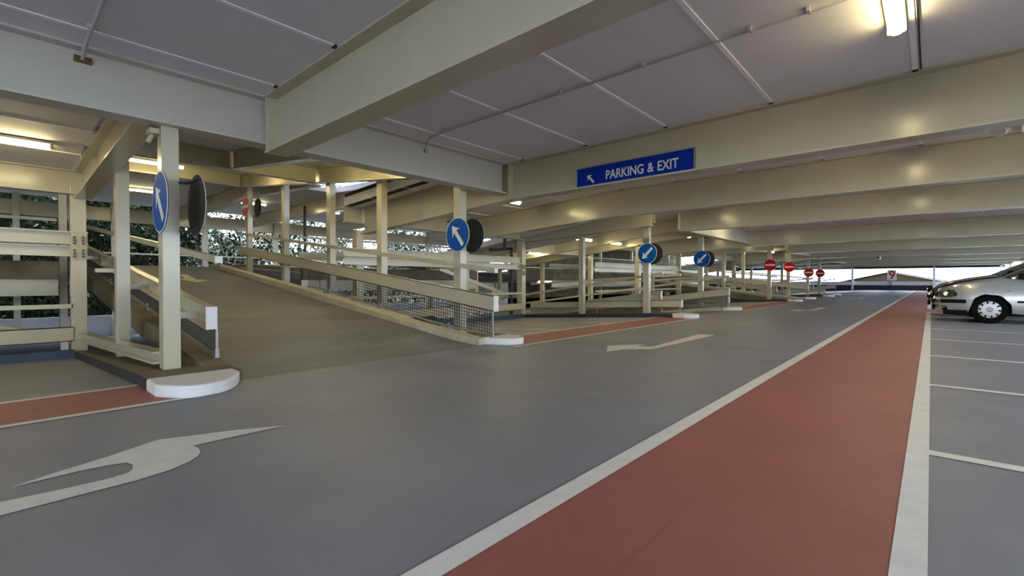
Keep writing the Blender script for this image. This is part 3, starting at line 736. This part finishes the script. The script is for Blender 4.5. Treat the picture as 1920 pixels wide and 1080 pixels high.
    for s in (-1, 1):
        for p in ([(1.30, s*.725, 1.0), (2.38, s*.742, .985), (2.42, s*.615, 1.40), (2.02, s*.60, 1.38)], [(2.47, s*.742, .985), (3.3, s*.718, .985), (3.32, s*.608, 1.40), (2.5, s*.615, 1.40)]):
            b = MB(); b.add(p, [(0, 1, 2, 3)]); b.build('side_window', GLASS, root)
        # mirror
        b = MB(); b.box(1.32, 1.50, s*.80 - .09, s*.80 + .11, .99, 1.13); b.build('door_mirror', TRIM, root, bevel=.03)
        # strips: bumper and door
        def strip(x0, x1, z0, z1, name, m, off=.008):
            b = MB(); n = 8
            for k in range(n):
                xa, xb = x0 + (x1-x0)*k/n, x0 + (x1-x0)*(k+1)/n
                P = [(xa, s*(wfun(xa, z0)+off), z0), (xb, s*(wfun(xb, z0)+off), z0), (xb, s*(wfun(xb, z1)+off), z1), (xa, s*(wfun(xa, z1)+off), z1)]
                Q = [(x, y - s*.03, z) for x, y, z in P]
                b.add(P + Q, [(0,1,2,3),(7,6,5,4),(0,1,5,4),(1,2,6,5),(2,3,7,6),(3,0,4,7)])
            return b.build(name, m, root)
        strip(.06, .50, .445, .53, 'bumper_strip', TRIM); strip(.12, .52, .20, .285, 'front_valance', TRIM); strip(1.30, 2.38, .475, .52, 'door_strip', TRIM); strip(2.44, 3.0, .475, .52, 'door_strip', TRIM); strip(3.76, 4.1, .475, .525, 'bumper_strip', TRIM)
        strip(1.15, 1.20, .72, .745, 'side_indicator', AMBER, .006); strip(1.262, 1.27, .28, .96, 'door_gap', TRIM, .002); strip(2.41, 2.418, .28, .96, 'door_gap', TRIM, .002)
        strip(2.2, 2.34, .78, .81, 'door_handle', TRIM, .02)
        # headlight wrapping round the corner
        b = MB(); pts = []
        for (x, z) in ((.085, .575), (.11, .71)):
            pass
        hp = [(.07, .58), (.20, .57), (.33, .60), (.36, .66), (.30, .75), (.20, .755), (.13, .70)]
        P = [(x, s*(wfun(x, z) + .006), z) for x, z in hp]
        b.add(P + [(x, y - s*.02, z) for x, y, z in P], [tuple(range(7)), tuple(range(7, 14))[::-1]] + [(k, (k+1) % 7, 7+(k+1) % 7, 7+k) for k in range(7)])
        xi = -.05
        b.add([(.07, s*(wfun(.07, .58)+.004), .58), (xi + .02, s*.40, .58), (xi + .07, s*.42, .71), (.13, s*(wfun(.13, .70)+.004), .72)], [(0, 1, 2, 3)])
        h = b.build('headlight', LENS, root)
        b = MB(); b.cyl((.16, s*(wfun(.16,.66) - .02), .66), (.16, s*(wfun(.16,.66) + .012), .66), .05, 14); b.build('headlight_bulb', BULB, h)
        b = MB(); hp = [(4.0, .68), (4.14, .68), (4.10, .90), (4.0, .93)]
        b.add([(x + .02, s*(wfun(x, z) + .008), z) for x, z in hp] + [(4.19, s*.55, .68), (4.16, s*.55, .9)], [(0, 1, 2, 3), (1, 4, 5, 2)]); b.build('tail_light', TAIL, root)
        # fog grille corner
        b = MB(); b.add([(x, s*(wfun(x, z) + .004), z) for x, z in ((.10, .27), (.20, .27), (.17, .37), (.07, .38))], [(0, 1, 2, 3)]); b.build('fog_grille', TRIM, root)
    b = MB(); b.box(-.085, -.03, -.38, .38, .60, .70); b.build('grille', TRIM, root, bevel=.01)
    b = MB(); b.box(-.10, -.06, -.5, .5, .46, .53); b.build('bumper_strip', TRIM, root); b = MB(); b.box(-.11, -.09, -.26, .26, .40, .51); b.build('number_plate', PLATE, root)
    b = MB(); b.box(-.085, -.03, -.42, .42, .27, .38); b.build('lower_grille', TRIM, root)
    b = MB(); b.cyl((-.08, 0, .65), (-.1, 0, .65), .05, 16); b.build('front_emblem', CHROME, root)
    # wheels
    for cx in (.88, 3.39):
        for s in (-1, 1):
            b = MB(); n = 32; prof = [(.19, -.09), (.29, -.095), (.31, -.07), (.313, 0), (.31, .07), (.29, .095), (.20, .09)]
            b.add([(r*math.cos(2*math.pi*i/n), d, r*math.sin(2*math.pi*i/n)) for i in range(n) for r, d in prof], [(i*7+k, i*7+k+1, ((i+1) % n)*7+k+1, ((i+1) % n)*7+k) for i in range(n) for k in range(6)])
            w = b.build('wheel', RUBBER, root, smooth=True, loc=(cx, s*.745, .313))
            b = MB(); yo = s*.088
            # hubcap: rim ring, centre dish with ten windows
            m = 60
            for i in range(m):
                a0, a1 = 2*math.pi*i/m, 2*math.pi*(i+1)/m
                bands = [(.0, .06, .0), (.06, .135, .004), (.185, .205, .0)]
                if (i % 6) in (0, 1, 2, 3): bands.append((.135, .185, .002))
                for r0, r1, dd in bands:
                    y1 = yo + s*(.012 - .06*(r0/.2)**3*.3); y2 = yo + s*(.012 - .06*(r1/.2)**3*.3)
                    b.add([(r0*math.cos(a0), y1, r0*math.sin(a0)), (r0*math.cos(a1), y1, r0*math.sin(a1)), (r1*math.cos(a1), y2, r1*math.sin(a1)), (r1*math.cos(a0), y2, r1*math.sin(a0))], [(0, 1, 2, 3)])
            hc = b.build('hubcap', HUB, w)
            b = MB(); b.cyl((0, yo - s*.04, 0), (0, yo - s*.035, 0), .2, 32); b.build('wheel_disc', TRIM, w)
            b = MB(); yy = yo + s*.016
            disc2 = []
            for i in range(24):
                a0, a1 = 2*math.pi*i/24, 2*math.pi*(i+1)/24
                b.add([(r*math.cos(a), yy, r*math.sin(a)) for r, a in ((.045, a0), (.045, a1), (.053, a1), (.053, a0))], [(0, 1, 2, 3)])
            for p, q in (((-.018, .042), (0, .006)), ((0, .006), (.018, .042)), ((-.04, .022), (-.016, -.038)), ((-.016, -.038), (0, -.002)), ((0, -.002), (.016, -.038)), ((.016, -.038), (.04, .022))):
                b.cyl((p[0], yy, p[1]), (q[0], yy, q[1]), .004, 5)
            b.build('wheel_emblem', TRIM, hc)
    return root
CARSC = 1.055
c1 = car(SILVER, 'car'); c1.location = (.11, 15.8 + .865 * CARSC, 0); c1.scale = (CARSC,) * 3
tag(c1, 'silver hatchback parked nose to the red walkway, nearest car', 'car')
def recolour(o, m):
    for ch in o.children:
        if ch.name.startswith('car_body'):
            ch.data = ch.data.copy(); ch.data.materials[0] = m
c2 = copy_tree(c1); recolour(c2, DARKCAR); c2.location = (.02, 18.3 + .865 * CARSC, 0); c2.scale = (1.14,) * 3
tag(c2, 'black car parked behind the silver hatchback', 'car')
c3 = copy_tree(c1); recolour(c3, REDCAR); c3.location = (-14.0, 13.1 - 1.2, -1.72); c3.rotation_euler = (0, 0, R(180)); c3.scale = (1, 1, 1)
tag(c3, 'red car on the far lower deck glimpsed through the barrier mesh', 'car')
c4 = copy_tree(c1); recolour(c4, BLUECAR); c4.location = (-14.2, 24.6, -1.72); c4.rotation_euler = (0, 0, R(180)); c4.scale = (1, 1, 1)
tag(c4, 'blue car on the far lower deck glimpsed between distant columns', 'car')

# ------------------------------------------------------------------ outside
b = MB(); b.box(-120, 90, -80, 200, -6.2, -6); o = b.build('ground', GROUND); tag(o, 'ground outside below the decks', 'ground', None, 'structure')
root = empty('gable_building', (-4.6, 95, 0)); tag(root, 'brown brick gable end rising behind the number sign', 'building')
b = MB(); P = [(-6.2, -6), (-6.2, .95), (0, 2.45), (6.2, .95), (6.2, -6)]; n = 5
b.add([(x, 0, z) for x, z in P] + [(x, 9, z) for x, z in P], [tuple(range(5)), tuple(range(5, 10))[::-1]] + [(k, (k+1) % 5, 5+(k+1) % 5, 5+k) for k in range(5)])
b.build('gable_wall', BRICK, root)
b = MB()
for s in (-1, 1): b.add([(0, -.3, 2.5), (s*6.8, -.3, .86), (s*6.8, 9.3, .86), (0, 9.3, 2.5), (0, -.3, 2.62), (s*6.8, -.3, .98), (s*6.8, 9.3, .98), (0, 9.3, 2.62)], [(0,1,2,3),(4,5,6,7),(0,1,5,4),(1,2,6,5),(2,3,7,6)])
b.build('gable_roof', ROOFM, root)

b = MB(); NY, NX = 40, 8; rnd = random.Random(3)
hh = lambda y: 10.5 if y < 6 else 10.5 - (y - 6) * .75 if y < 15 else 3.75 - (y - 15) * .05
for i in range(NY):
    for j in range(NX):
        f = j / (NX - 1); y = -28 + i * 2.0
        b.v.append((-37 - 8 * f + rnd.uniform(-.5, .5), y, -6.2 + (hh(y) + 6.2) * (f ** .45) + rnd.uniform(-.5, .5) * f))
for i in range(NY - 1):
    for j in range(NX - 1): b.f.append([i*NX+j, i*NX+j+1, (i+1)*NX+j+1, (i+1)*NX+j]); b.mi.append(0)
o = b.build('ground', mat('dark_wooded_bank', (.010, .013, .006), .95, noise=.7, scale=1.2)); tag(o, 'dark overgrown bank rising behind the trees', 'bank', None, 'structure')
def tree_mesh(seed, n=9000, mix=(0, 0, 1, 1, 2)):
    rnd = random.Random(seed); b = MB()
    cl = [(rnd.uniform(-2.2, 2.2), rnd.uniform(-2.4, 2.4), rnd.uniform(1.5, 13.5), rnd.uniform(.7, 1.6)) for _ in range(46)]
    for k in range(n):
        cx, cy, cz, cr = rnd.choice(cl)
        v = Vector((rnd.gauss(0, 1), rnd.gauss(0, 1), rnd.gauss(0, 1))); v.normalize(); v *= cr * rnd.random() ** .45
        p = Vector((cx, cy, cz)) + v
        a = Vector((rnd.gauss(0, 1), rnd.gauss(0, 1), rnd.gauss(0, .5))).normalized(); c = a.orthogonal().normalized(); c.rotate(Matrix.Rotation(rnd.uniform(0, 6.28), 3, a))
        L = rnd.uniform(.09, .19); Wd = L * .45
        b.m = rnd.choice(mix); q = a.cross(c)
        b.add([p - q * L, p + c * Wd, p + q * L, p - c * Wd], [(0, 1, 2, 3)])
    return b
TM = []
for s in range(3):
    b = tree_mesh(11 + s, 15000 if s == 0 else 11000, ((0, 0, 0, 0, 0, 0, 1), (0, 0, 1, 2, 2), (0, 1, 1, 2, 2))[s]); f = b.build('foliage', LEAF); me = f.data; bpy.data.objects.remove(f)
    t = MB(); rnd = random.Random(s + 50); t.cyl((0, 0, 0), (.1, .1, 6), .22, 9, .14); t.cyl((.1, .1, 6), (.3, -.1, 12), .14, 8, .03)
    for k in range(9):
        z = 2 + k; a = rnd.uniform(0, 6.28); t.cyl((.1, .05, z), (1.7*math.cos(a), 1.7*math.sin(a), z + 1.5), .06, 6, .015)
    f = t.build('trunk', BARK); tm = f.data; bpy.data.objects.remove(f); TM.append((me, tm))
ty = [-6.5, -3.2, .2, 3.3, 6.2, 9.4, 12.4, 15.6, 18.9, 22.2, 25.8, 30]
for k, y in enumerate(ty):
    root = empty('tree', (-34 - (k % 3) * 1.3, y, -6), k * 1.3); root.scale = (1, 1, 1 + .06 * (k % 4))
    tag(root, 'leafy tree beyond the far open side, %s from the left' % NTH[k], 'tree', 'trees beyond the far open side')
    for nme, me in zip(('foliage', 'trunk'), TM[0 if y < 8 else 1 + k % 2]):
        o = bpy.data.objects.new(nme, me); COL.objects.link(o); o.parent = root
